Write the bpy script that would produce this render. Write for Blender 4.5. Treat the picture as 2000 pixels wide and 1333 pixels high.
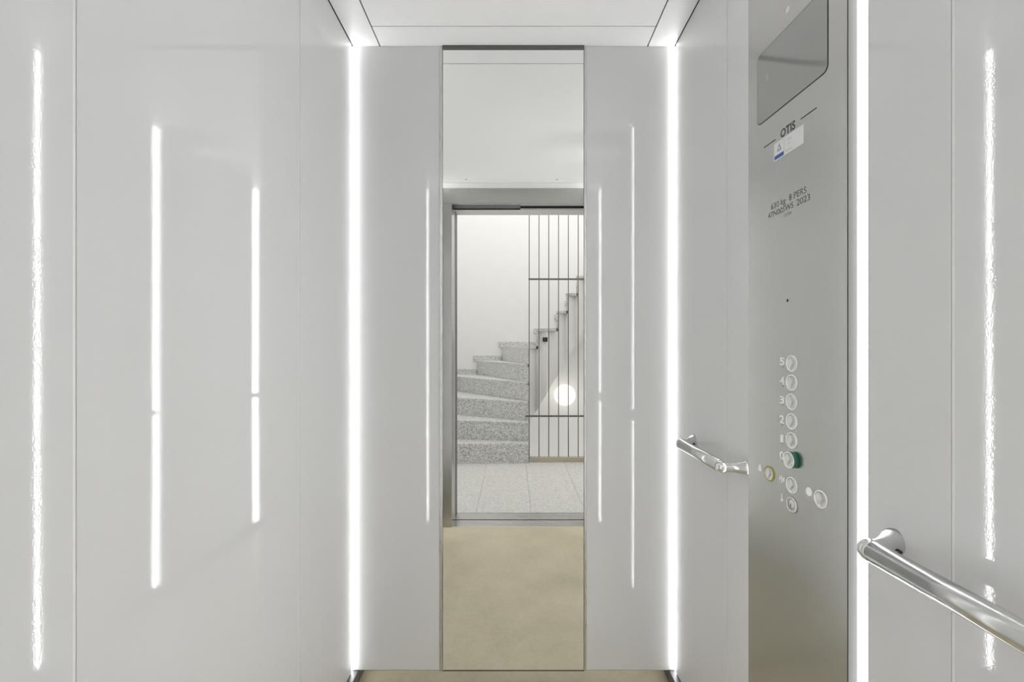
import bpy, math
from mathutils import Matrix, Vector

for o in list(bpy.data.objects):
    bpy.data.objects.remove(o, do_unlink=True)
SC = bpy.context.scene
COL = SC.collection

# ------------------------------------------------------------------ camera, world, exposure
FPX, VPU, VPV = 910.0, 1003.5, 683.5      # focal length and principal point in pixels (2000x1333)
CAM_D, CAM_H = 1.59, 1.14                 # distance from the back wall, height above the car floor
cam_d = bpy.data.cameras.new('camera')
cam = bpy.data.objects.new('camera', cam_d)
COL.objects.link(cam)
cam.location = (0, -CAM_D, CAM_H)
cam.rotation_euler = (math.pi / 2, 0, 0)
cam_d.sensor_width = 36.0
cam_d.lens = 36.0 * FPX / 2000.0
cam_d.shift_x = -(VPU - 1000.0) / 2000.0
cam_d.shift_y = (VPV - 666.5) / 2000.0
cam_d.clip_start = 0.01
SC.camera = cam

LED_STRENGTH = 13.0
world = bpy.data.worlds.new('stairwell_daylight')
SC.world = world
world.use_nodes = True
wb = world.node_tree.nodes['Background']
wb.inputs[0].default_value = (1.0, 0.99, 0.97, 1)
wb.inputs[1].default_value = 1.42

vs = SC.view_settings
vs.view_transform = 'Standard'
vs.look = 'None'
vs.exposure = 0.6
vs.gamma = 1.0
vs.use_curve_mapping = False

# ------------------------------------------------------------------ helpers
def mesh_obj(name, verts, faces, mat=None, parent=None, smooth=False):
    me = bpy.data.meshes.new(name)
    me.from_pydata([tuple(v) for v in verts], [], faces)
    me.update()
    o = bpy.data.objects.new(name, me)
    COL.objects.link(o)
    if mat:
        me.materials.append(mat)
    if smooth:
        for p in me.polygons:
            p.use_smooth = True
    if parent:
        o.parent = parent
    return o

def boxes(name, lst, mat=None, parent=None, bevel=0.0):
    """lst of (x0,x1,y0,y1,z0,z1) joined into one mesh"""
    V, F = [], []
    for (x0, x1, y0, y1, z0, z1) in lst:
        x0, x1 = min(x0, x1), max(x0, x1)
        y0, y1 = min(y0, y1), max(y0, y1)
        z0, z1 = min(z0, z1), max(z0, z1)
        b = len(V)
        V += [(x0, y0, z0), (x1, y0, z0), (x1, y1, z0), (x0, y1, z0),
              (x0, y0, z1), (x1, y0, z1), (x1, y1, z1), (x0, y1, z1)]
        F += [[b + i for i in f] for f in
              ((0, 3, 2, 1), (4, 5, 6, 7), (0, 1, 5, 4), (1, 2, 6, 5), (2, 3, 7, 6), (3, 0, 4, 7))]
    o = mesh_obj(name, V, F, mat, parent)
    if bevel:
        m = o.modifiers.new('bevel', 'BEVEL')
        m.width = bevel
        m.segments = 2
        m.limit_method = 'ANGLE'
    return o

def box(name, x0, x1, y0, y1, z0, z1, mat=None, parent=None, bevel=0.0):
    return boxes(name, [(x0, x1, y0, y1, z0, z1)], mat, parent, bevel)

def prism(name, poly, z0, z1, mat=None, parent=None, zlow=None, bevel=0.0):
    """poly: list of (x,y); z0 may be overridden per vertex by zlow"""
    n = len(poly)
    area = sum(poly[i][0] * poly[(i + 1) % n][1] - poly[(i + 1) % n][0] * poly[i][1] for i in range(n))
    zl = list(zlow) if zlow else [z0] * n
    poly = list(poly)
    if area < 0:
        poly.reverse()
        zl.reverse()
    V = [(p[0], p[1], zl[i]) for i, p in enumerate(poly)] + [(p[0], p[1], z1) for p in poly]
    F = [list(range(n))[::-1], list(range(n, 2 * n))]
    F += [[i, (i + 1) % n, n + (i + 1) % n, n + i] for i in range(n)]
    o = mesh_obj(name, V, F, mat, parent)
    if bevel:
        m = o.modifiers.new('bevel', 'BEVEL')
        m.width = bevel
        m.segments = 2
        m.limit_method = 'ANGLE'
    return o

def lathe(name, prof, mat=None, parent=None, seg=40, center=(0, 0, 0), smooth=True, close=True):
    """prof: (radius, z) rotated about the local z axis through center"""
    V, F = [], []
    for r, z in prof:
        for i in range(seg):
            a = 2 * math.pi * i / seg
            V.append((center[0] + r * math.cos(a), center[1] + r * math.sin(a), center[2] + z))
    m = len(prof)
    for j in range(m - 1):
        for i in range(seg):
            k = (i + 1) % seg
            F.append([j * seg + i, j * seg + k, (j + 1) * seg + k, (j + 1) * seg + i])
    if close:
        F.append([i for i in range(seg)][::-1])
        F.append([(m - 1) * seg + i for i in range(seg)])
    return mesh_obj(name, V, F, mat, parent, smooth)

def tube(name, pts, radii, mat=None, parent=None, seg=28):
    pts = [Vector(p) for p in pts]
    n = len(pts)
    V, F = [], []
    up = None
    for i, p in enumerate(pts):
        t = (pts[min(i + 1, n - 1)] - pts[max(i - 1, 0)]).normalized()
        if up is None:
            up = Vector((0, 0, 1))
            if abs(t.dot(up)) > 0.9:
                up = Vector((1, 0, 0))
        a = t.cross(up).normalized()
        b = a.cross(t).normalized()
        for k in range(seg):
            w = 2 * math.pi * k / seg
            V.append(p + radii[i] * (math.cos(w) * a + math.sin(w) * b))
    for i in range(n - 1):
        for k in range(seg):
            q = (k + 1) % seg
            F.append([i * seg + k, i * seg + q, (i + 1) * seg + q, (i + 1) * seg + k])
    F.append(list(range(seg))[::-1])
    F.append([(n - 1) * seg + k for k in range(seg)])
    o = mesh_obj(name, V, F, mat, parent, True)
    for pl in list(o.data.polygons)[-2:]:
        pl.use_smooth = False
    return o

def empty(name, loc=(0, 0, 0)):
    o = bpy.data.objects.new(name, None)
    COL.objects.link(o)
    o.location = loc
    o.empty_display_size = 0.05
    return o

def tag(o, label=None, cat=None, group=None, kind=None):
    if label: o['label'] = label
    if cat: o['category'] = cat
    if group: o['group'] = group
    if kind: o['kind'] = kind
    return o

def mx(u, D):
    """x of a point seen at pixel column u in the mirror, D behind the mirror plane's mirror image"""
    return (u - VPU) / FPX * (CAM_D + D)

def mz(v, D):
    return CAM_H + (VPV - v) / FPX * (CAM_D + D)

# ------------------------------------------------------------------ materials
def new_mat(name):
    m = bpy.data.materials.new(name)
    m.use_nodes = True
    nt = m.node_tree
    return m, nt, nt.nodes['Principled BSDF']

def simple(name, col, rough=0.5, metal=0.0, spec=None, emit=None, noise=0.03, nscale=40.0, coat=0.0):
    m, nt, b = new_mat(name)
    b.inputs['Roughness'].default_value = rough
    b.inputs['Metallic'].default_value = metal
    if spec is not None:
        b.inputs['Specular IOR Level'].default_value = spec
    if coat:
        b.inputs['Coat Weight'].default_value = coat
        b.inputs['Coat Roughness'].default_value = 0.03
    tc = nt.nodes.new('ShaderNodeTexCoord')
    nz = nt.nodes.new('ShaderNodeTexNoise')
    nz.inputs['Scale'].default_value = nscale
    nz.inputs['Detail'].default_value = 4
    nt.links.new(tc.outputs['Object'], nz.inputs['Vector'])
    rp = nt.nodes.new('ShaderNodeValToRGB')
    rp.color_ramp.elements[0].position = 0.3
    rp.color_ramp.elements[1].position = 0.7
    rp.color_ramp.elements[0].color = tuple(c * (1 - noise) for c in col) + (1,)
    rp.color_ramp.elements[1].color = tuple(min(1, c * (1 + noise)) for c in col) + (1,)
    nt.links.new(nz.outputs['Fac'], rp.inputs['Fac'])
    nt.links.new(rp.outputs['Color'], b.inputs['Base Color'])
    if emit:
        b.inputs['Emission Color'].default_value = tuple(emit[0]) + (1,)
        b.inputs['Emission Strength'].default_value = emit[1]
    return m

def gloss_panel():
    m, nt, b = new_mat('gloss_white_panel')
    b.inputs['Base Color'].default_value = (0.695, 0.698, 0.695, 1)
    b.inputs['Roughness'].default_value = 0.015
    b.inputs['IOR'].default_value = 1.52
    tc = nt.nodes.new('ShaderNodeTexCoord')
    n1 = nt.nodes.new('ShaderNodeTexNoise')
    n1.inputs['Scale'].default_value = 420
    n1.inputs['Detail'].default_value = 2
    n2 = nt.nodes.new('ShaderNodeTexNoise')
    n2.inputs['Scale'].default_value = 3.0
    n2.inputs['Detail'].default_value = 1
    nt.links.new(tc.outputs['Object'], n1.inputs['Vector'])
    nt.links.new(tc.outputs['Object'], n2.inputs['Vector'])
    b1 = nt.nodes.new('ShaderNodeBump')
    b1.inputs['Strength'].default_value = 0.12
    b1.inputs['Distance'].default_value = 0.0001
    b2 = nt.nodes.new('ShaderNodeBump')
    b2.inputs['Strength'].default_value = 0.12
    b2.inputs['Distance'].default_value = 0.002
    nt.links.new(n1.outputs['Fac'], b1.inputs['Height'])
    nt.links.new(n2.outputs['Fac'], b2.inputs['Height'])
    nt.links.new(b2.outputs['Normal'], b1.inputs['Normal'])
    nt.links.new(b1.outputs['Normal'], b.inputs['Normal'])
    return m

def brushed(name, col, rough, stretch=(60, 60, 1.5), amt=0.06, aniso=0.0):
    m, nt, b = new_mat(name)
    b.inputs['Metallic'].default_value = 1.0
    tc = nt.nodes.new('ShaderNodeTexCoord')
    mp = nt.nodes.new('ShaderNodeMapping')
    mp.inputs['Scale'].default_value = stretch
    nz = nt.nodes.new('ShaderNodeTexNoise')
    nz.inputs['Scale'].default_value = 12
    nz.inputs['Detail'].default_value = 6
    nt.links.new(tc.outputs['Object'], mp.inputs['Vector'])
    nt.links.new(mp.outputs['Vector'], nz.inputs['Vector'])
    r = nt.nodes.new('ShaderNodeValToRGB')
    r.color_ramp.elements[0].position = 0.25
    r.color_ramp.elements[1].position = 0.75
    r.color_ramp.elements[0].color = tuple(c * (1 - amt) for c in col) + (1,)
    r.color_ramp.elements[1].color = tuple(min(1, c * (1 + amt)) for c in col) + (1,)
    nt.links.new(nz.outputs['Fac'], r.inputs['Fac'])
    nt.links.new(r.outputs['Color'], b.inputs['Base Color'])
    mr = nt.nodes.new('ShaderNodeMapRange')
    mr.inputs['To Min'].default_value = rough * 0.85
    mr.inputs['To Max'].default_value = rough * 1.15
    nt.links.new(nz.outputs['Fac'], mr.inputs['Value'])
    nt.links.new(mr.outputs['Result'], b.inputs['Roughness'])
    return m

def terrazzo(name, base, dark, light, scale, rough=0.4, dens=0.33):
    m, nt, b = new_mat(name)
    b.inputs['Roughness'].default_value = rough
    tc = nt.nodes.new('ShaderNodeTexCoord')
    def chips(sc, off):
        mp = nt.nodes.new('ShaderNodeMapping')
        mp.inputs['Location'].default_value = (off, off * 2, off * 3)
        vo = nt.nodes.new('ShaderNodeTexVoronoi')
        vo.inputs['Scale'].default_value = sc
        nt.links.new(tc.outputs['Object'], mp.inputs['Vector'])
        nt.links.new(mp.outputs['Vector'], vo.inputs['Vector'])
        sep = nt.nodes.new('ShaderNodeSeparateColor')
        nt.links.new(vo.outputs['Color'], sep.inputs['Color'])
        return sep
    s1 = chips(scale, 0.0)
    s2 = chips(scale * 1.9, 3.3)
    r1 = nt.nodes.new('ShaderNodeValToRGB')
    r1.color_ramp.interpolation = 'CONSTANT'
    e = r1.color_ramp.elements
    e[0].position = 0.0
    e[0].color = tuple(dark) + (1,)
    e[1].position = dens
    e[1].color = tuple(base) + (1,)
    x = r1.color_ramp.elements.new(0.72)
    x.color = tuple(light) + (1,)
    nt.links.new(s1.outputs['Red'], r1.inputs['Fac'])
    r2 = nt.nodes.new('ShaderNodeValToRGB')
    r2.color_ramp.interpolation = 'CONSTANT'
    e = r2.color_ramp.elements
    e[0].position = 0.0
    e[0].color = tuple(c * 0.75 for c in dark) + (1,)
    e[1].position = 0.2
    e[1].color = tuple(base) + (1,)
    x = r2.color_ramp.elements.new(0.75)
    x.color = tuple(light) + (1,)
    nt.links.new(s2.outputs['Green'], r2.inputs['Fac'])
    mix = nt.nodes.new('ShaderNodeMix')
    mix.data_type = 'RGBA'
    mix.inputs[0].default_value = 0.5
    nt.links.new(r1.outputs['Color'], mix.inputs[6])
    nt.links.new(r2.outputs['Color'], mix.inputs[7])
    nt.links.new(mix.outputs[2], b.inputs['Base Color'])
    return m

def floor_mat():
    m, nt, b = new_mat('beige_car_floor')
    b.inputs['Roughness'].default_value = 0.38
    tc = nt.nodes.new('ShaderNodeTexCoord')
    n1 = nt.nodes.new('ShaderNodeTexNoise')
    n1.inputs['Scale'].default_value = 5
    n1.inputs['Detail'].default_value = 8
    n1.inputs['Roughness'].default_value = 0.62
    n2 = nt.nodes.new('ShaderNodeTexNoise')
    n2.inputs['Scale'].default_value = 55
    n2.inputs['Detail'].default_value = 5
    nt.links.new(tc.outputs['Object'], n1.inputs['Vector'])
    nt.links.new(tc.outputs['Object'], n2.inputs['Vector'])
    r = nt.nodes.new('ShaderNodeValToRGB')
    e = r.color_ramp.elements
    e[0].position = 0.3
    e[0].color = (0.42, 0.37, 0.25, 1)
    e[1].position = 0.72
    e[1].color = (0.56, 0.505, 0.37, 1)
    ad = nt.nodes.new('ShaderNodeMix')
    ad.data_type = 'FLOAT'
    ad.inputs[0].default_value = 0.3
    nt.links.new(n1.outputs['Fac'], ad.inputs[2])
    nt.links.new(n2.outputs['Fac'], ad.inputs[3])
    nt.links.new(ad.outputs[0], r.inputs['Fac'])
    nt.links.new(r.outputs['Color'], b.inputs['Base Color'])
    return m

M = {}
M['panel'] = gloss_panel()
M['ceil'] = simple('satin_white_ceiling', (0.95, 0.95, 0.95), 0.4, noise=0.004)
M['joint'] = simple('pale_joint_profile', (0.80, 0.80, 0.78), 0.3, noise=0.02)
M['black'] = simple('black_gap', (0.02, 0.02, 0.02), 0.6)
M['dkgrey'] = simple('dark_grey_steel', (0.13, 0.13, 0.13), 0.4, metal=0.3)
M['led'] = simple('light_diffuser', (0.9, 0.9, 0.9), 0.5, emit=((0.99, 0.99, 1.0), LED_STRENGTH))
M['alu'] = brushed('satin_aluminium', (0.62, 0.62, 0.60), 0.28)
M['steel'] = brushed('brushed_stainless', (0.60, 0.595, 0.575), 0.27)
M['copsteel'] = brushed('control_panel_stainless', (0.56, 0.558, 0.545), 0.25, stretch=(120, 2, 120), amt=0.025)
M['skirt'] = brushed('polished_steel_skirting', (0.80, 0.79, 0.77), 0.10, stretch=(1.5, 60, 60), amt=0.03)
M['front'] = brushed('front_stainless', (0.46, 0.455, 0.44), 0.25, stretch=(160, 160, 2), amt=0.03)
M['chrome'] = brushed('satin_stainless_tube', (0.68, 0.68, 0.67), 0.24, stretch=(40, 4, 40), amt=0.02)
M['sidecap'] = simple('dark_panel_edge', (0.035, 0.035, 0.034), 0.6, spec=0.15)
M['mirror'] = brushed('mirror_silver', (0.93, 0.935, 0.92), 0.0, amt=0.0)
M['white_pl'] = simple('white_plaster', (0.90, 0.898, 0.89), 0.8, noise=0.01, nscale=6)
M['floor'] = floor_mat()
M['terr'] = terrazzo('grey_terrazzo_stair', (0.74, 0.74, 0.725), (0.30, 0.30, 0.29), (0.92, 0.92, 0.91), 105)
M['terrf'] = terrazzo('pale_terrazzo_floor', (0.75, 0.74, 0.715), (0.55, 0.54, 0.51), (0.86, 0.855, 0.83), 120, 0.45)
M['grout'] = simple('tile_joint', (0.32, 0.31, 0.28), 0.8)
M['bronze'] = simple('grey_bronze_rail', (0.20, 0.185, 0.165), 0.4, metal=0.5)
M['kerb'] = simple('beige_stone_kerb', (0.55, 0.50, 0.40), 0.5)
M['globe'] = simple('lamp_globe_glass', (0.95, 0.95, 0.9), 0.3, emit=((1.0, 0.95, 0.86), 0.75), noise=0.0)
M['wplastic'] = simple('white_button_plastic', (0.94, 0.94, 0.92), 0.3, noise=0.01)
M['pointer'] = simple('pale_button_pointer', (0.72, 0.72, 0.70), 0.3, noise=0.01)
M['ink'] = simple('black_ink', (0.025, 0.025, 0.025), 0.5)
M['greyink'] = simple('engraved_grey_ink', (0.075, 0.075, 0.072), 0.5)
M['faintink'] = simple('worn_grey_ink', (0.22, 0.22, 0.215), 0.5)
M['green'] = simple('green_collar', (0.015, 0.17, 0.105), 0.3)
M['yellow'] = simple('yellow_ring', (0.42, 0.36, 0.03), 0.35)
M['sticker'] = simple('sticker_white', (0.74, 0.74, 0.72), 0.4, noise=0.01)
M['blue'] = simple('sticker_blue', (0.012, 0.11, 0.33), 0.4)
M['printgrey'] = simple('sticker_grey_print', (0.42, 0.43, 0.45), 0.5)
M['logo'] = simple('sticker_logo_blue_grey', (0.16, 0.24, 0.36), 0.5)
M['screen'] = simple('dark_display_glass', (0.29, 0.29, 0.285), 0.06, coat=1.0, noise=0.0)
M['icon'] = simple('display_icon', (0.36, 0.36, 0.355), 0.1, noise=0.0)

# ------------------------------------------------------------------ the lift car: shell
W = 0.55            # half width
H = 2.176           # ceiling
ZB = 0.046          # bottom of the wall panels
DEEP = 1.40         # front wall distance from the back wall
LED0 = 0.010

fl = box('floor', -W, W, -1.41, 0.085, -0.03, 0.0, M['floor'])
tag(fl, 'mottled beige floor of the lift car', kind='structure')

# ceiling: a black carrier and white panels with open joints
ce = box('ceiling', -0.56, 0.56, -DEEP, 0.09, H + 0.006, H + 0.03, M['black'])
tag(ce, 'white panelled ceiling of the lift car', kind='structure')
gx = 0.4566
g = 0.0022
for (x0, x1, y0, y1) in ((-0.547, -gx - g, -DEEP, 0.0), (gx + g, 0.547, -DEEP, 0.0),
                         (-gx + g, gx - g, -0.0986 + g * 0.9, 0.0), (-gx + g, gx - g, -DEEP, -1.302),
                         (-gx + g, gx - g, -1.302 + 2 * g, -0.0986 - g * 0.9)):
    box('ceiling_panel', x0, x1, y0, y1, H, H + 0.0065, M['ceil'], ce)
for x in (-0.29, 0.262):
    lathe('screw', [(0.0045, -0.0006), (0.0045, 0.001)], M['black'], ce, 12, (x, -1.245, H))

TILT = 0.0068
def side_wall(name, sx, panels, label):
    wl = box(name, sx * 0.556, sx * 0.60, -DEEP, 0.09, -0.03, H + 0.02, M['joint'])
    tag(wl, label, kind='structure')
    for (d0, d1) in panels:
        p = box('wall_panel', sx * W, sx * 0.5555, -d1, -d0, ZB, H, M['panel'], wl, bevel=0.0008)
        if d0 > 1.0:                       # the panels nearest the door stand a hair out of line
            for q in p.data.vertices:
                q.co.x += sx * TILT * (-d0 - q.co.y)
    for (d0, d1), (d2, d3) in zip(panels[:-1], panels[1:]):
        if d2 - d1 < 0.01:
            box('joint_strip', sx * (W + 0.0012), sx * 0.5555, -d2 + 0.0004, -d1 - 0.0004, ZB, H, M['joint'], wl)
    return wl

side_wall('wall_left', -1, ((LED0, 0.3915), (0.3965, 1.0035), (1.0085, 1.376)),
          'glossy white panelled side wall without a handrail')
side_wall('wall_right', 1, ((LED0, 0.3865), (0.3915, 0.546), (0.866, 1.0035), (1.0085, 1.376)),
          'glossy white panelled side wall carrying the control panel')
# the strip of wall behind the control panel
wb_ = box('wall_back', -0.60, 0.60, 0.008, 0.09, ZB, H + 0.02, M['joint'])
tag(wb_, 'glossy white end wall on both sides of the mirror', kind='structure')
box('wall_panel', -W, -0.2535, 0.0, 0.0078, ZB, H, M['panel'], wb_, bevel=0.0012)
box('wall_panel', 0.2475, W, 0.0, 0.0078, ZB, H, M['panel'], wb_, bevel=0.0012)

for nm, sx in (('baseboard_left', -1), ('baseboard_right', 1)):
    o = box(nm, sx * 0.531, sx * 0.556, -DEEP, 0.085, 0.0, 0.043, M['dkgrey'], bevel=0.001)
    tag(o, 'dark steel skirting along the floor edge', kind='structure')
o = box('baseboard_back', -0.531, 0.531, 0.003, 0.015, 0.0, ZB - 0.003, M['skirt'])
tag(o, 'polished steel skirting below the end wall', kind='structure')

# ------------------------------------------------------------------ light strips
def light_strip(sx, d0, d1, label):
    o = box('light_strip', sx * (W + 0.0005), sx * (W + 0.0045), -d1, -d0, ZB, H - 0.008, M['led'])
    tag(o, label, 'light strip', 'vertical light strips of the lift car')
    box('profile', sx * (W + 0.0045), sx * (W + 0.006), -d1, -d0, ZB, H, M['alu'], o)
    return o
light_strip(-1, 0.0, LED0, 'glowing vertical light strip in the far left corner of the lift car')
light_strip(1, 0.0, LED0, 'glowing vertical light strip in the far right corner behind the short handrail')
light_strip(-1, 1.376, 1.396, 'vertical light strip beside the door on the bare left wall, seen only as a reflection')
light_strip(1, 1.376, 1.396, 'vertical light strip beside the door on the handrail wall, seen only as a reflection')
light_strip(1, 0.546, 0.562, 'vertical light strip hidden behind the far edge of the control panel')
light_strip(1, 0.8455, 0.866, 'bright vertical light strip along the near edge of the steel control panel')

# ------------------------------------------------------------------ mirror
mr = empty('wall_mirror', (0, 0, ZB))
tag(mr, 'tall frameless mirror strip in the middle of the end wall', 'mirror')
MX0, MX1 = -0.2418, 0.2384
def mbox(name, x0, x1, y0, y1, z0, z1, mat, bevel=0.0):
    return box(name, x0, x1, y0, y1, z0 - ZB, z1 - ZB, mat, mr, bevel)
mbox('glass', MX0, MX1, -0.001, 0.004, ZB + 0.001, H - 0.010, M['mirror'])
mbox('backing', MX0, MX1, 0.0042, 0.0078, ZB + 0.001, H - 0.001, M['black'])
mbox('side_trim', -0.2535, MX0 - 0.0012, -0.003, 0.0078, ZB - 0.003, H - 0.001, M['alu'], 0.0012)
mbox('side_trim', MX1 + 0.0012, 0.2475, -0.003, 0.0078, ZB - 0.003, H - 0.001, M['alu'], 0.0012)
mbox('top_shade_strip', MX0, MX1, -0.007, 0.004, H - 0.0098, H - 0.0005, M['dkgrey'])  # shade of the gap between mirror and ceiling, built as a dark strip
mbox('bottom_gasket', MX0, MX1, -0.002, 0.004, ZB - 0.003, ZB + 0.0008, M['dkgrey'])

# ------------------------------------------------------------------ front of the car with the door opening
OX0, OX1, OZ = -0.398, 0.502, 2.078
wf = box('wall_front', -0.60, 0.60, -1.54, -1.402, OZ + 0.02, H + 0.12, M['front'])
tag(wf, 'stainless steel front of the car around the door opening', kind='structure')
box('front_return', -0.60, OX0, -1.54, -1.40, 0.0, OZ, M['front'], wf, bevel=0.002)
box('front_return', OX1, 0.60, -1.54, -1.40, 0.0, OZ, M['front'], wf, bevel=0.002)
box('door_header', -0.60, 0.60, -1.425, -1.40, OZ, H, M['front'], wf, bevel=0.002)
box('header_underside', -0.398, 0.045, -1.54, -1.426, OZ + 0.008, OZ + 0.02, M['dkgrey'], wf)
box('header_underside', 0.045, 0.502, -1.452, -1.426, OZ + 0.002, OZ + 0.019, M['front'], wf)
box('door_track', 0.045, 0.502, -1.54, -1.51, OZ + 0.002, OZ + 0.019, M['front'], wf)
box('door_slot', 0.045, 0.502, -1.509, -1.453, OZ + 0.012, OZ + 0.0195, M['black'], wf)

def sill(name, d_edges, zt, label):
    s = box(name, -0.45, 0.56, -d_edges[-1], -d_edges[0], -0.03, zt - 0.008, M['black'])
    tag(s, label, kind='structure')
    for a, b_ in zip(d_edges[:-1], d_edges[1:]):
        box('sill_rail', -0.45, 0.56, -(b_ - 0.003), -(a + 0.002), zt - 0.0079, zt, M['alu'], s, bevel=0.001)
    return s
sill('trim_1', (1.41, 1.452, 1.478, 1.502, 1.53), 0.0, 'grooved metal sill of the car door')
sill('trim_2', (1.542, 1.575, 1.622, 1.667), 0.0, 'grooved metal sill of the landing door')

# ------------------------------------------------------------------ landing and stairwell (seen in the mirror)
BD = 5.14           # stairwell end wall
LX, RX = -1.0, 2.6
TOP = 4.2
LOW = -1.6
w = boxes('wall_landing', [(LX - 0.1, OX0, -1.667, -1.545, -0.05, TOP), (OX1 + 0.03, RX + 0.1, -1.667, -1.545, -0.05, TOP),
                           (OX0, OX1 + 0.03, -1.667, -1.545, 2.081, TOP)], M['white_pl'])
tag(w, 'white landing wall around the lift door opening', kind='structure')
box('door_frame', OX0 - 0.04, OX0 + 0.003, -1.6675, -1.56, 0, 2.081, M['dkgrey'], w)
box('door_frame', OX0 - 0.04, OX1 + 0.03, -1.6675, -1.545, 2.0812, 2.12, M['steel'], w)
w = box('wall_stairwell', LX - 0.1, RX + 0.1, -BD - 0.1, -BD, LOW, TOP, M['white_pl'])
tag(w, 'white plastered wall behind the stairs', kind='structure')
w = box('wall_stairwell_left', LX - 0.1, LX, -BD, -1.667, LOW, TOP, M['white_pl'])
tag(w, 'white plastered stairwell side wall at the foot of the stairs', kind='structure')
w = box('wall_stairwell_right', RX, RX + 0.1, -BD, -1.667, LOW, TOP, M['white_pl'])
tag(w, 'white plastered stairwell side wall beyond the railing', kind='structure')
w = box('floor_lower', LX, RX, -BD, -1.667, LOW - 0.05, LOW, M['white_pl'])
tag(w, 'pale floor of the storey below the stair void', kind='structure')

lf = boxes('floor_landing', [(LX, RX, -3.09, -1.667, -0.25, -0.005), (0.16, RX, -3.16, -3.0899, -0.25, -0.005)], M['grout'])
tag(lf, 'pale terrazzo tiled landing floor', kind='structure')
T = 0.385
i0 = -3
for i in range(-2, 8):
    xa, xb = -0.265 + T * i, -0.265 + T * (i + 1)
    xa, xb = max(xa, LX), min(xb, RX)
    for j in range(4):
        ya, yb = 1.667 + T * j, 1.667 + T * (j + 1)
        yb = min(yb, 3.09 if xa < 0.1 else 3.16)
        if xb - xa < 0.02: continue
        box('floor_tile', xa + 0.001, xb - 0.001, -yb + 0.001, -ya - 0.001, -0.0049, 0.0, M['terrf'], lf)
kb = box('trim_3', 0.165, RX, -3.18, -3.13, 0.0, 0.05, M['kerb'], bevel=0.003)
tag(kb, 'low beige kerb along the edge of the stair void', kind='structure')

# stairs: winder steps turning round the void, then a straight flight to the right
R = 0.1965
inner = {1: (0.15, 3.09), 2: (0.15, 3.188), 3: (0.15, 3.286), 4: (0.15, 3.384), 5: (0.15, 3.482), 6: (0.15, 3.58),
         7: (0.247, 3.58), 8: (0.469, 3.58), 9: (0.577, 3.58), 10: (0.69, 3.58), 11: (0.804, 3.58), 12: (0.92, 3.58),
         13: (1.04, 3.58), 14: (1.16, 3.58)}
BDS, LXS = BD - 0.003, LX + 0.003
outer = {1: (LXS, 3.06), 2: (LXS, 3.415), 3: (LXS, 3.99), 4: (LXS, 4.913), 5: (-0.536, BDS), 6: (-0.174, BDS), 7: (0.33, BDS),
         8: (0.63, BDS), 9: (0.78, BDS), 10: (0.93, BDS), 11: (1.08, BDS), 12: (1.24, BDS), 13: (1.40, BDS), 14: (1.57, BDS)}
st = empty('staircase', (0.15, -3.09, 0))
tag(st, 'grey terrazzo winder staircase with white plastered underside', 'staircase')
off = Vector((-0.15, 3.09, 0))
def P(p):
    return (p[0] + off.x, -p[1] + off.y)
def soff(x):
    return max(0.62 + 1.735 * (x - 0.349), -0.2)
TT = 0.03
for k in range(1, 14):
    a, b_, c, d = inner[k], inner[k + 1], outer[k + 1], outer[k]
    # nosing: push the front edge towards the foot of the stairs
    poly = [P(a), P(b_), P(c)]
    if k == 4:
        poly.append(P((LXS, BDS)))
    poly.append(P(d))
    prism('tread', poly, k * R - TT, k * R, M['terr'], st, bevel=0.003)
    # riser slab along the riser line, thickness towards the next step
    dv = Vector((d[0] - a[0], d[1] - a[1])).normalized()
    nv = Vector((-dv.y, dv.x))
    mid = Vector(((b_[0] + c[0]) / 2 - a[0], (b_[1] + c[1]) / 2 - a[1]))
    if nv.dot(mid) < 0: nv = -nv
    t = 0.022
    a2 = (a[0] + nv.x * t, a[1] + nv.y * t)
    d2 = (d[0] + nv.x * t, d[1] + nv.y * t)
    a1, d1 = (a[0] + nv.x * .003, a[1] + nv.y * .003), (d[0] + nv.x * .003, d[1] + nv.y * .003)
    d1 = (max(d1[0], LXS), min(d1[1], BDS)); d2 = (max(d2[0], LXS), min(d2[1], BDS))
    prism('riser', [P(a1), P(d1), P(d2), P(a2)], (k - 1) * R, k * R - TT, M['terr'], st)
    if k >= 6:
        fa = (a[0] + 0.024, a[1] + 0.004)
        fm = (a[0] + 0.024 + 0.75 * (b_[0] - a[0]), a[1] + 0.06)
        if k == 7:
            fm2 = (0.36, 3.585)
            pl = [fa, (0.30, 3.62), fm2, (0.42, 3.62), (b_[0] + 0.024, b_[1] + 0.004)]
        else:
            pl = [fa, fm, (b_[0] + 0.024, b_[1] + 0.004)]
        low = [soff(q[0]) for q in pl]
        pl2 = pl + [(c[0] + 0.024, c[1]), (d[0] + 0.024, d[1])]
        low += [soff(b_[0]), soff(a[0])]
        prism('stair_body', [P(q) for q in pl2], 0, k * R - TT - 0.0005, M['white_pl'], st, zlow=low)
# skirting upstands on the stairwell wall
for k, (xa, xb) in {4: (LXS, -0.536), 5: (-0.536, -0.174), 6: (-0.174, 0.33), 7: (0.33, 0.63), 8: (0.63, 0.78), 9: (0.78, 0.93)}.items():
    xa2 = xa - (0.045 if k > 4 else 0)
    lst = [(xa2 + off.x, xb + off.x, -BDS + off.y, -BDS + 0.014 + off.y, k * R, k * R + 0.072)]
    o = boxes('wall_skirting', lst, M['terr'], st)

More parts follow.
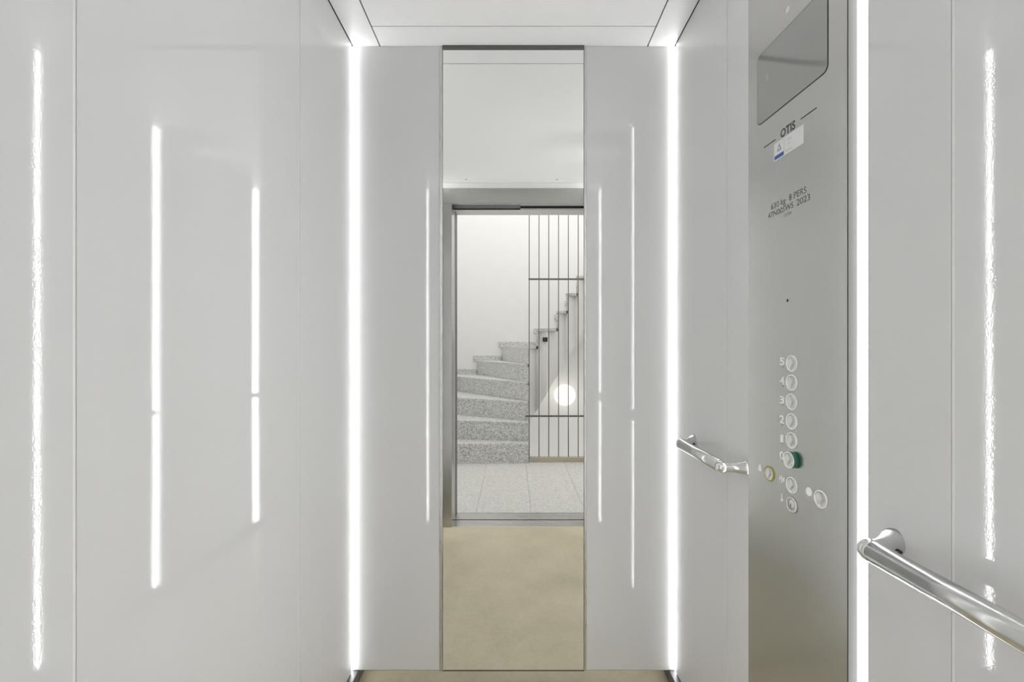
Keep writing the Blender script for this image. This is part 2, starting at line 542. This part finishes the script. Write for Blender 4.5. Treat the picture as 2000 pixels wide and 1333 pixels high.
# lamp globe on the stairwell wall
gx_, gz_ = mx(1103, 4.98), mz(772, 4.98)
lamp = empty('globe_lamp', (gx_, -BD, gz_))
tag(lamp, 'round glowing white globe lamp on the wall under the stairs', 'lamp')
gr = 0.15
prof = [(gr * math.sin(math.pi * i / 24), -gr * math.cos(math.pi * i / 24)) for i in range(25)]
prof[0] = (0.001, -gr); prof[-1] = (0.001, gr)
lathe('globe', prof, M['globe'], lamp, 40, (0, gr + 0.02, 0))
bp = lathe('wall_plate', [(0.06, 0.0), (0.06, 0.022), (0.05, 0.025)], M['white_pl'], lamp, 32)
bp.rotation_euler = (-math.pi / 2, 0, 0)

# railing of thin rods
RD = 3.15
ral = empty('stair_railing', (0.155, -RD, 0))
tag(ral, 'railing of thin vertical grey rods with two flat cross bars', 'railing')
xs = [mx(1033.5 + 19.15 * i, RD) for i in range(12)]
for x in xs:
    z0 = 0.0 if x < 0.165 else 0.045
    tube('rod', [(x - 0.155, 0, z0), (x - 0.155, 0, 3.9)], [0.0045, 0.0045], M['bronze'], ral, 10)
for v, u0 in ((546, 1032), (813, 1026)):
    z = mz(v, RD)
    box('cross_bar', mx(u0, RD) - 0.155, xs[-1] - 0.155 + 0.02, 0.005, 0.011, z - 0.009, z + 0.009, M['bronze'], ral)
# small black wall box on the white stair side
sw = box('stair_sensor', mx(1061, 3.5), mx(1070.5, 3.5), -3.60, -3.575, mz(667.5, 3.5), mz(659, 3.5), M['ink'], bevel=0.003)
tag(sw, 'small square black box on the white stair side', 'sensor')
lathe('lens', [(0.008, 0), (0.008, 0.002), (0.006, 0.003)], M['dkgrey'], sw, 16, (0, 0, 0))
sw.children[0].rotation_euler = (-math.pi / 2, 0, 0)
sw.children[0].location = ((mx(1061, 3.5) + mx(1070.5, 3.5)) / 2, -3.575, (mz(667.5, 3.5) + mz(659, 3.5)) / 2)

# ------------------------------------------------------------------ handrails
RR = 0.0152
AX = 0.50
RZ = 0.8585
def sweep(V, F, pts, radii, seg=40):
    pts = [Vector(p) for p in pts]
    n = len(pts)
    b0 = len(V)
    for i, p in enumerate(pts):
        t = (pts[min(i + 1, n - 1)] - pts[max(i - 1, 0)]).normalized()
        a = t.cross(Vector((0, 0, 1))).normalized()
        b = a.cross(t).normalized()
        for k in range(seg):
            w_ = 2 * math.pi * k / seg
            V.append(p + radii[i] * (math.cos(w_) * a + math.sin(w_) * b))
    for i in range(n - 1):
        for k in range(seg):
            q = (k + 1) % seg
            F.append([b0 + i * seg + k, b0 + i * seg + q, b0 + (i + 1) * seg + q, b0 + (i + 1) * seg + k])
    F.append([b0 + k for k in range(seg)][::-1])
    F.append([b0 + (n - 1) * seg + k for k in range(seg)])

def handrail(d_far, d_near, splay, label):
    """d_far/d_near: distance from the back wall of the two ends of the bar"""
    yc = -(d_far + d_near) / 2
    root = empty('handrail', (AX, yc, RZ))
    tag(root, label, 'handrail', 'stainless handrails on the control panel wall')
    y1, y0 = -d_far - yc, -d_near - yc      # y1 > y0
    J = 0.008
    tube('bar', [(0, y0 + J, 0), (0, y1 - J, 0)], [RR] * 2, M['chrome'], root, 48)
    for ye, s_ in ((y1, 1), (y0, -1)):
        V, F = [], []
        pts = [(0, ye - s_ * (J - 0.0004), 0), (0, ye - s_ * (J - 0.0010), 0)]
        rad = [RR - 0.0010, RR]
        for i in range(0, 13):              # domed end
            a = math.pi / 2 * i / 12
            pts.append((0, ye + s_ * RR * math.sin(a), 0))
            rad.append(max(RR * math.cos(a), 0.0003))
        sweep(V, F, pts, rad)
        pts, rad = [], []                   # flared post to the wall
        prof = ((0.0, 0.0125), (0.010, 0.0118), (0.018, 0.0112), (0.025, 0.0115), (0.032, 0.0130), (0.039, 0.0150), (0.045, 0.0175), (0.0497, 0.0192))
        for x, r in prof:
            f = x / 0.0497
            pts.append((x, ye + s_ * splay * f, 0.004 * f)); rad.append(r)
        sweep(V, F, pts, rad)
        e = mesh_obj('end_bracket', V, F, M['chrome'], root, True)
        sc = lathe('set_screw', [(0.0026, 0.0), (0.0026, 0.0032)], M['ink'], e, 12)
        sc.matrix_local = Matrix.Translation((0.041, ye + s_ * splay * 0.82 - 0.0145, -0.002)) @ Matrix.Rotation(math.pi / 2, 4, 'X')
    return root
handrail(0.199, 0.473, 0.028, 'short stainless handrail between the far corner and the control panel')
handrail(0.936, 1.30, 0.018, 'stainless handrail in the right foreground beside the bright light strip')

# ------------------------------------------------------------------ car operating panel
FX, FD = 0.5153, 0.565            # far edge: x, distance from back wall
K = 0.0714
NZ = 0.7475                       # near edge distance from camera
NX, ND = FX + (1.025 - NZ) * K, CAM_D - NZ
e1 = Vector((NX - FX, -(ND - FD), 0))
SW = e1.length
e1.normalize()
up = Vector((0, 0, 1))
nn = e1.cross(up)
cp = empty('control_panel')
cp.matrix_world = Matrix(((e1.x, up.x, nn.x, FX), (e1.y, up.y, nn.y, -FD), (e1.z, up.z, nn.z, 0), (0, 0, 0, 1)))
tag(cp, 'full height brushed stainless control panel with display and floor buttons', 'control panel')

def cop(u, v):
    a = (u - VPU) / FPX
    z = (FX + 1.025 * K) / (a + K)
    x = a * z
    s = (Vector((x - FX, -(CAM_D - z) + FD, 0))).dot(e1)
    return s, CAM_H + (VPV - v) / FPX * z

# wedge body in panel-local coordinates (s, height, normal)
inv = cp.matrix_world.inverted()
def loc(x, y, z):
    return inv @ Vector((x, y, z))
Hc = H - 0.002
V = []
for zz in (0.045, Hc):
    for (x, y) in ((FX, -FD), (NX, -ND), (0.5495, -ND), (0.5495, -FD)):
        V.append(loc(x, y, zz))
F = [[0, 3, 2, 1], [4, 5, 6, 7], [0, 1, 5, 4], [1, 2, 6, 5], [2, 3, 7, 6], [3, 0, 4, 7]]
fp = mesh_obj('faceplate', V, [f[::-1] for f in F], M['copsteel'], cp)
bv = fp.modifiers.new('bevel', 'BEVEL'); bv.width = 0.0018; bv.segments = 2

V = []
for zz in (0.045, Hc):
    for (x, y) in ((NX + 0.0003, -ND + 0.0005), (NX + 0.0003, -ND - 0.0018), (0.5494, -ND - 0.0018), (0.5494, -ND + 0.0005)):
        V.append(loc(x, y, zz))
mesh_obj('edge_cap', V, [f[::-1] for f in F], M['sidecap'], cp)

def rrect(x0, x1, y0, y1, r, n=8):
    pts = []
    for cx, cy, a0 in ((x1 - r, y1 - r, 0), (x0 + r, y1 - r, 90), (x0 + r, y0 + r, 180), (x1 - r, y0 + r, 270)):
        for i in range(n + 1):
            a = math.radians(a0 + 90 * i / n)
            pts.append((cx + r * math.cos(a), cy + r * math.sin(a)))
    return pts

def flat(name, pts, z0, z1, mat, parent):
    return prism(name, pts, z0, z1, mat, parent)

# display
s0, hb = cop(1479.5, 249)
s1, _ = cop(1618, 128)
_, ht = cop(1481, 112)
dp = flat('display', rrect(s0, s1, hb, ht, 0.012), -0.001, 0.0004, M['ink'], cp)
tag(dp, 'dark glass display with rounded corners')
sc_ = flat('screen', rrect(s0 + 0.0017, s1 - 0.0017, hb + 0.0017, ht - 0.0017, 0.0105), 0.0004, 0.0010, M['screen'], dp)
# faint bell icon on the dark screen
bs, bh = cop(1500, 150)
def bell(cx, cy, w_, h_):
    pts = []
    for i in range(9):
        a = math.pi * i / 8
        pts.append((cx + 0.30 * w_ * math.cos(a), cy + 0.12 * h_ + 0.38 * h_ * math.sin(a)))
    pts += [(cx - 0.36 * w_, cy - 0.2 * h_), (cx - 0.5 * w_, cy - 0.33 * h_), (cx - 0.14 * w_, cy - 0.33 * h_),
            (cx - 0.1 * w_, cy - 0.48 * h_), (cx + 0.1 * w_, cy - 0.48 * h_), (cx + 0.14 * w_, cy - 0.33 * h_),
            (cx + 0.5 * w_, cy - 0.33 * h_), (cx + 0.36 * w_, cy - 0.2 * h_)]
    return pts
flat('bell_icon', bell(bs, bh, 0.012, 0.017), 0.0010, 0.0011, M['icon'], dp)

# lettering
def text(name, body, u0, v0, u1, v1, hgt, mat, parent, n=0.0001, bold=0.0, shear=0.0, s_range=None, zoff=0.0):
    """fit text between two baseline pixels (left end, right end); hgt = cap height in pixels at the left end"""
    sa, ha = cop(u0, v0)
    sb, hb_ = cop(u1, v1)
    _, h2 = cop(u0, v0 - hgt)
    cu = bpy.data.curves.new('t', 'FONT')
    cu.body = body
    cu.size = 1.0
    cu.offset = bold
    cu.shear = shear
    cu.resolution_u = 3
    tmp = bpy.data.objects.new('t', cu)
    COL.objects.link(tmp)
    dg = bpy.context.evaluated_depsgraph_get()
    me = bpy.data.meshes.new_from_object(tmp.evaluated_get(dg))
    bpy.data.objects.remove(tmp, do_unlink=True)
    xs_ = [q.co.x for q in me.vertices]
    x0, x1 = min(xs_), max(xs_)
    capy = 0.69
    hm = (ha + hb_) / 2
    for q in me.vertices:
        f = (q.co.x - x0) / (x1 - x0)
        q.co = Vector((sa + (sb - sa) * f, hm + q.co.y / capy * (h2 - ha), n + zoff))
    me.name = name
    me.materials.clear()
    me.materials.append(mat)
    o = bpy.data.objects.new(name, me)
    COL.objects.link(o)
    o.parent = parent
    return o

text('maker_lettering', 'OTIS', 1524.5, 270.0, 1553, 251.0, 15.5, M['ink'], cp, bold=0.022, shear=0.0)
for (ua, va, ub, vb) in ((1492.3, 289.8, 1514.5, 271.7), (1563.8, 233.5, 1594.8, 210)):
    sa, ha = cop(ua, va); sb, hb2 = cop(ub, vb)
    hm = (ha + hb2) / 2
    flat('printed_line', [(sa, hm - 0.0010), (sb, hm - 0.0010), (sb, hm + 0.0010), (sa, hm + 0.0010)], 0.0, 0.0002, M['ink'], cp)
text('rating_lettering', '630 kg', 1506, 412.5, 1534.5, 394.5, 11, M['greyink'], cp)
text('rating_lettering', '8 PERS', 1541, 393, 1574.8, 376, 12, M['greyink'], cp)
text('rating_lettering', '47N00SW5', 1500.2, 427, 1549.5, 406.5, 10.5, M['greyink'], cp)
text('rating_lettering', '2023', 1556, 402.5, 1582, 390, 12, M['greyink'], cp)
text('rating_lettering', 'CE 0098', 1531, 424.5, 1546, 417.5, 5.5, M['faintink'], cp)

# inspection sticker (left panel with triangle mark and blue band, grey print)
sa, ht1 = cop(1512.3, 284); _, hb1 = cop(1512.3, 317)
sb, ht2 = cop(1569.7, 240); _, hb2 = cop(1569.7, 278.6)
ht_, hb_ = (ht1 + ht2) / 2, (hb1 + hb2) / 2
stk = flat('sticker', rrect(sa, sb, hb_, ht_, 0.0015, 3), 0.0, 0.00035, M['sticker'], cp)
tag(stk, 'white inspection sticker with a blue triangle mark')
sm = cop(1532, 270)[0]
hh = ht_ - hb_
n0, n1 = 0.00035, 0.00045
flat('blue_band', [(sa + 0.0015, hb_ + 0.05 * hh), (sm - 0.0015, hb_ + 0.05 * hh), (sm - 0.0015, hb_ + 0.27 * hh), (sa + 0.0015, hb_ + 0.27 * hh)], n0, n1, M['blue'], stk)
cx = (sa + sm) / 2 + 0.0005
tri = [(cx - 0.0068, hb_ + 0.45 * hh), (cx + 0.0068, hb_ + 0.45 * hh), (cx, hb_ + 0.87 * hh)]
ti = [(cx - 0.0034, hb_ + 0.51 * hh), (cx + 0.0034, hb_ + 0.51 * hh), (cx, hb_ + 0.73 * hh)]
Vt = [(p[0], p[1], n1) for p in tri + ti]
mesh_obj('triangle_mark', Vt, [[0, 1, 4, 3], [1, 2, 5, 4], [2, 0, 3, 5]], M['logo'], stk)
flat('divider', [(sm - 0.0003, hb_ + 0.03 * hh), (sm + 0.0003, hb_ + 0.03 * hh), (sm + 0.0003, ht_ - 0.03 * hh), (sm - 0.0003, ht_ - 0.03 * hh)], n0, n1, M['printgrey'], stk)
lst = []
for i, (f0, f1, yy) in enumerate(((0.47, 0.60, 0.78), (0.47, 0.62, 0.70), (0.47, 0.58, 0.52), (0.42, 0.66, 0.12), (0.42, 0.60, 0.19))):
    lst.append((sa + (sb - sa) * f0, sa + (sb - sa) * f1, hb_ + hh * yy, hb_ + hh * (yy + 0.025), n0, n1))
boxes('grey_print', lst, M['printgrey'], stk)

# small lamp symbol above the display, microphone hole
def ring_flat(name, cx, cy, r0, r1, n_, mat, parent, seg=28, z0=0.0):
    return lathe(name, [(r0, z0), (r0, z0 + n_), (r1, z0 + n_), (r1, z0)], mat, parent, seg, (cx, cy, 0), smooth=False, close=False)
cs, ch = cop(1538.7, 18)
ring_flat('lamp_symbol', cs, ch, 0.0022, 0.0045, 0.0003, M['wplastic'], cp)
cs, ch = cop(1536.3, 25)
flat('lamp_symbol', [(cs - 0.0013, ch - 0.0025), (cs + 0.0013, ch - 0.0025), (cs + 0.0013, ch + 0.0025), (cs - 0.0013, ch + 0.0025)], 0, 0.0003, M['wplastic'], cp)
cs, ch = cop(1538, 587.2)
lathe('microphone_hole', [(0.0029, 0.0), (0.0029, 0.0003)], M['ink'], cp, 20, (cs, ch, 0))

BR = 0.0155
def button(u, v, name='floor_button', ring=M['wplastic'], lift=0.0, collar=None, key=False, label=None):
    cx_, cy_ = cop(u, v)
    root = None
    if key:
        root = lathe(name, [(BR, 0), (BR, 0.0018), (BR - 0.0008, 0.0026), (BR * 0.72, 0.0026), (BR * 0.70, 0.0019),
                            (BR * 0.62, 0.0019), (BR * 0.60, 0.0027), (0.0005, 0.0027)], M['chrome'], cp, 40, (cx_, cy_, 0))
        box('key_slot', cx_ - 0.0009, cx_ + 0.0009, cy_ - 0.0035, cy_ + 0.0035, 0.0027, 0.0030, M['ink'], root)
    else:
        b0 = lift
        root = lathe(name, [(BR * 0.86, b0), (BR * 0.86, b0 + 0.0015), (BR * 0.89, b0 + 0.0019), (BR * 0.95, b0 + 0.0020),
                            (BR * 0.99, b0 + 0.0016), (BR, b0 + 0.0010), (BR, b0)], ring, cp, 48, (cx_, cy_, 0), close=False)
        lathe('button_face', [(BR * 0.86, b0 + 0.0013), (BR * 0.80, b0 + 0.0004), (BR * 0.60, b0 + 0.0002), (0.0003, b0 + 0.0002)],
              M['chrome'], root, 48, (cx_, cy_, 0), close=False)
        # raised pointer: a part disc whose edge comes to a point
        pp = [(BR * 0.78 * math.cos(math.radians(t)), BR * 0.78 * math.sin(math.radians(t))) for t in range(112, 249, 8)]
        pp += [(BR * 0.02, -BR * 0.34), (BR * 0.17, 0.0), (BR * 0.02, BR * 0.34)]
        n_ = len(pp)
        V_ = [(cx_ + x, cy_ + y, b0 + 0.0002) for x, y in pp] + [(cx_ + x * 0.93 - 0.0004, cy_ + y * 0.93, b0 + (0.0012 if x < -BR * 0.1 else 0.0026)) for x, y in pp]
        F_ = [[i, (i + 1) % n_, n_ + (i + 1) % n_, n_ + i] for i in range(n_)] + [list(range(n_, 2 * n_))]
        mesh_obj('pointer', V_, [f[::-1] for f in F_], M['pointer'], root)
        if collar:
            lathe('collar', [(BR * 0.99, 0.0), (BR * 1.0, 0.0), (BR * 1.0, lift + 0.0008), (BR * 0.99, lift + 0.0008)], collar, root, 48, (cx_, cy_, 0), close=False)
    if label:
        root['label'] = label
    return root, cx_, cy_

braille = {'5': (1, 5), '4': (1, 4, 5), '3': (1, 4), '2': (1, 2), '1': (1,), '0': (2, 4, 5)}
def numeral(ch_, u, v):
    uu, vv = u - 19.3, v - 4.8
    w_ = 2.9 if ch_ == '1' else 4.4
    text('numeral', ch_, uu - w_, vv + 8.0 + 1.2, uu + w_, vv + 8.0 - 1.2, 14.5, M['wplastic'], cp, bold=0.02, n=0.0002)
    bs_, bh_ = cop(uu + 1.5, vv + 13.0)
    lst_ = []
    for d_ in braille[ch_]:
        col_, row_ = (d_ - 1) // 3, (d_ - 1) % 3
        x_, y_ = bs_ - 0.0012 + 0.0024 * col_, bh_ + 0.0024 - 0.0024 * row_
        lst_.append((x_ - 0.0007, x_ + 0.0007, y_ - 0.0007, y_ + 0.0007, 0.0, 0.0005))
    boxes('braille_dots', lst_, M['faintink'], cp)

for ch_, u, v in (('5', 1547, 710.3), ('4', 1546.7, 748), ('3', 1546.5, 785.3), ('2', 1546.5, 823.6), ('1', 1546.5, 861)):
    button(u, v)
    numeral(ch_, u, v)
button(1549.5, 899, lift=0.0085, collar=M['green'], label='raised ground floor button with a green collar')
numeral('0', 1546.5, 894)
button(1503, 925.5, 'alarm_button', ring=M['yellow'], label='alarm button with a yellow ring')
button(1546.6, 948.3, 'door_button')
button(1547, 987, 'key_switch', key=True)
button(1603.3, 975.8, 'intercom_button')
bs, bh = cop(1484.5, 914.5)
flat('bell_symbol', bell(bs, bh, 0.015, 0.0165), 0.0, 0.0006, M['wplastic'], cp)
bs, bh = cop(1580.3, 961)
lathe('round_symbol', [(0.0078, 0), (0.0078, 0.0006)], M['wplastic'], cp, 28, (bs, bh, 0), smooth=False)
bs, bh = cop(1527.2, 936)
for sgn in (-1, 1):
    flat('door_symbol', [(bs + sgn * 0.0072, bh - 0.006), (bs + sgn * 0.0072, bh + 0.006), (bs + sgn * 0.0022, bh)], 0, 0.0006, M['wplastic'], cp)
flat('door_symbol', [(bs - 0.0010, bh - 0.0075), (bs + 0.0010, bh - 0.0075), (bs + 0.0010, bh + 0.0075), (bs - 0.0010, bh + 0.0075)], 0, 0.0006, M['wplastic'], cp)
bs, bh = cop(1527.2, 972)
flat('key_symbol', [(bs - 0.0009, bh - 0.002), (bs + 0.0009, bh - 0.002), (bs + 0.0009, bh + 0.0075), (bs - 0.0009, bh + 0.0075)], 0, 0.0006, M['wplastic'], cp)
lathe('key_symbol', [(0.0034, 0), (0.0034, 0.0006)], M['wplastic'], cp, 20, (bs, bh - 0.0045, 0), smooth=False)
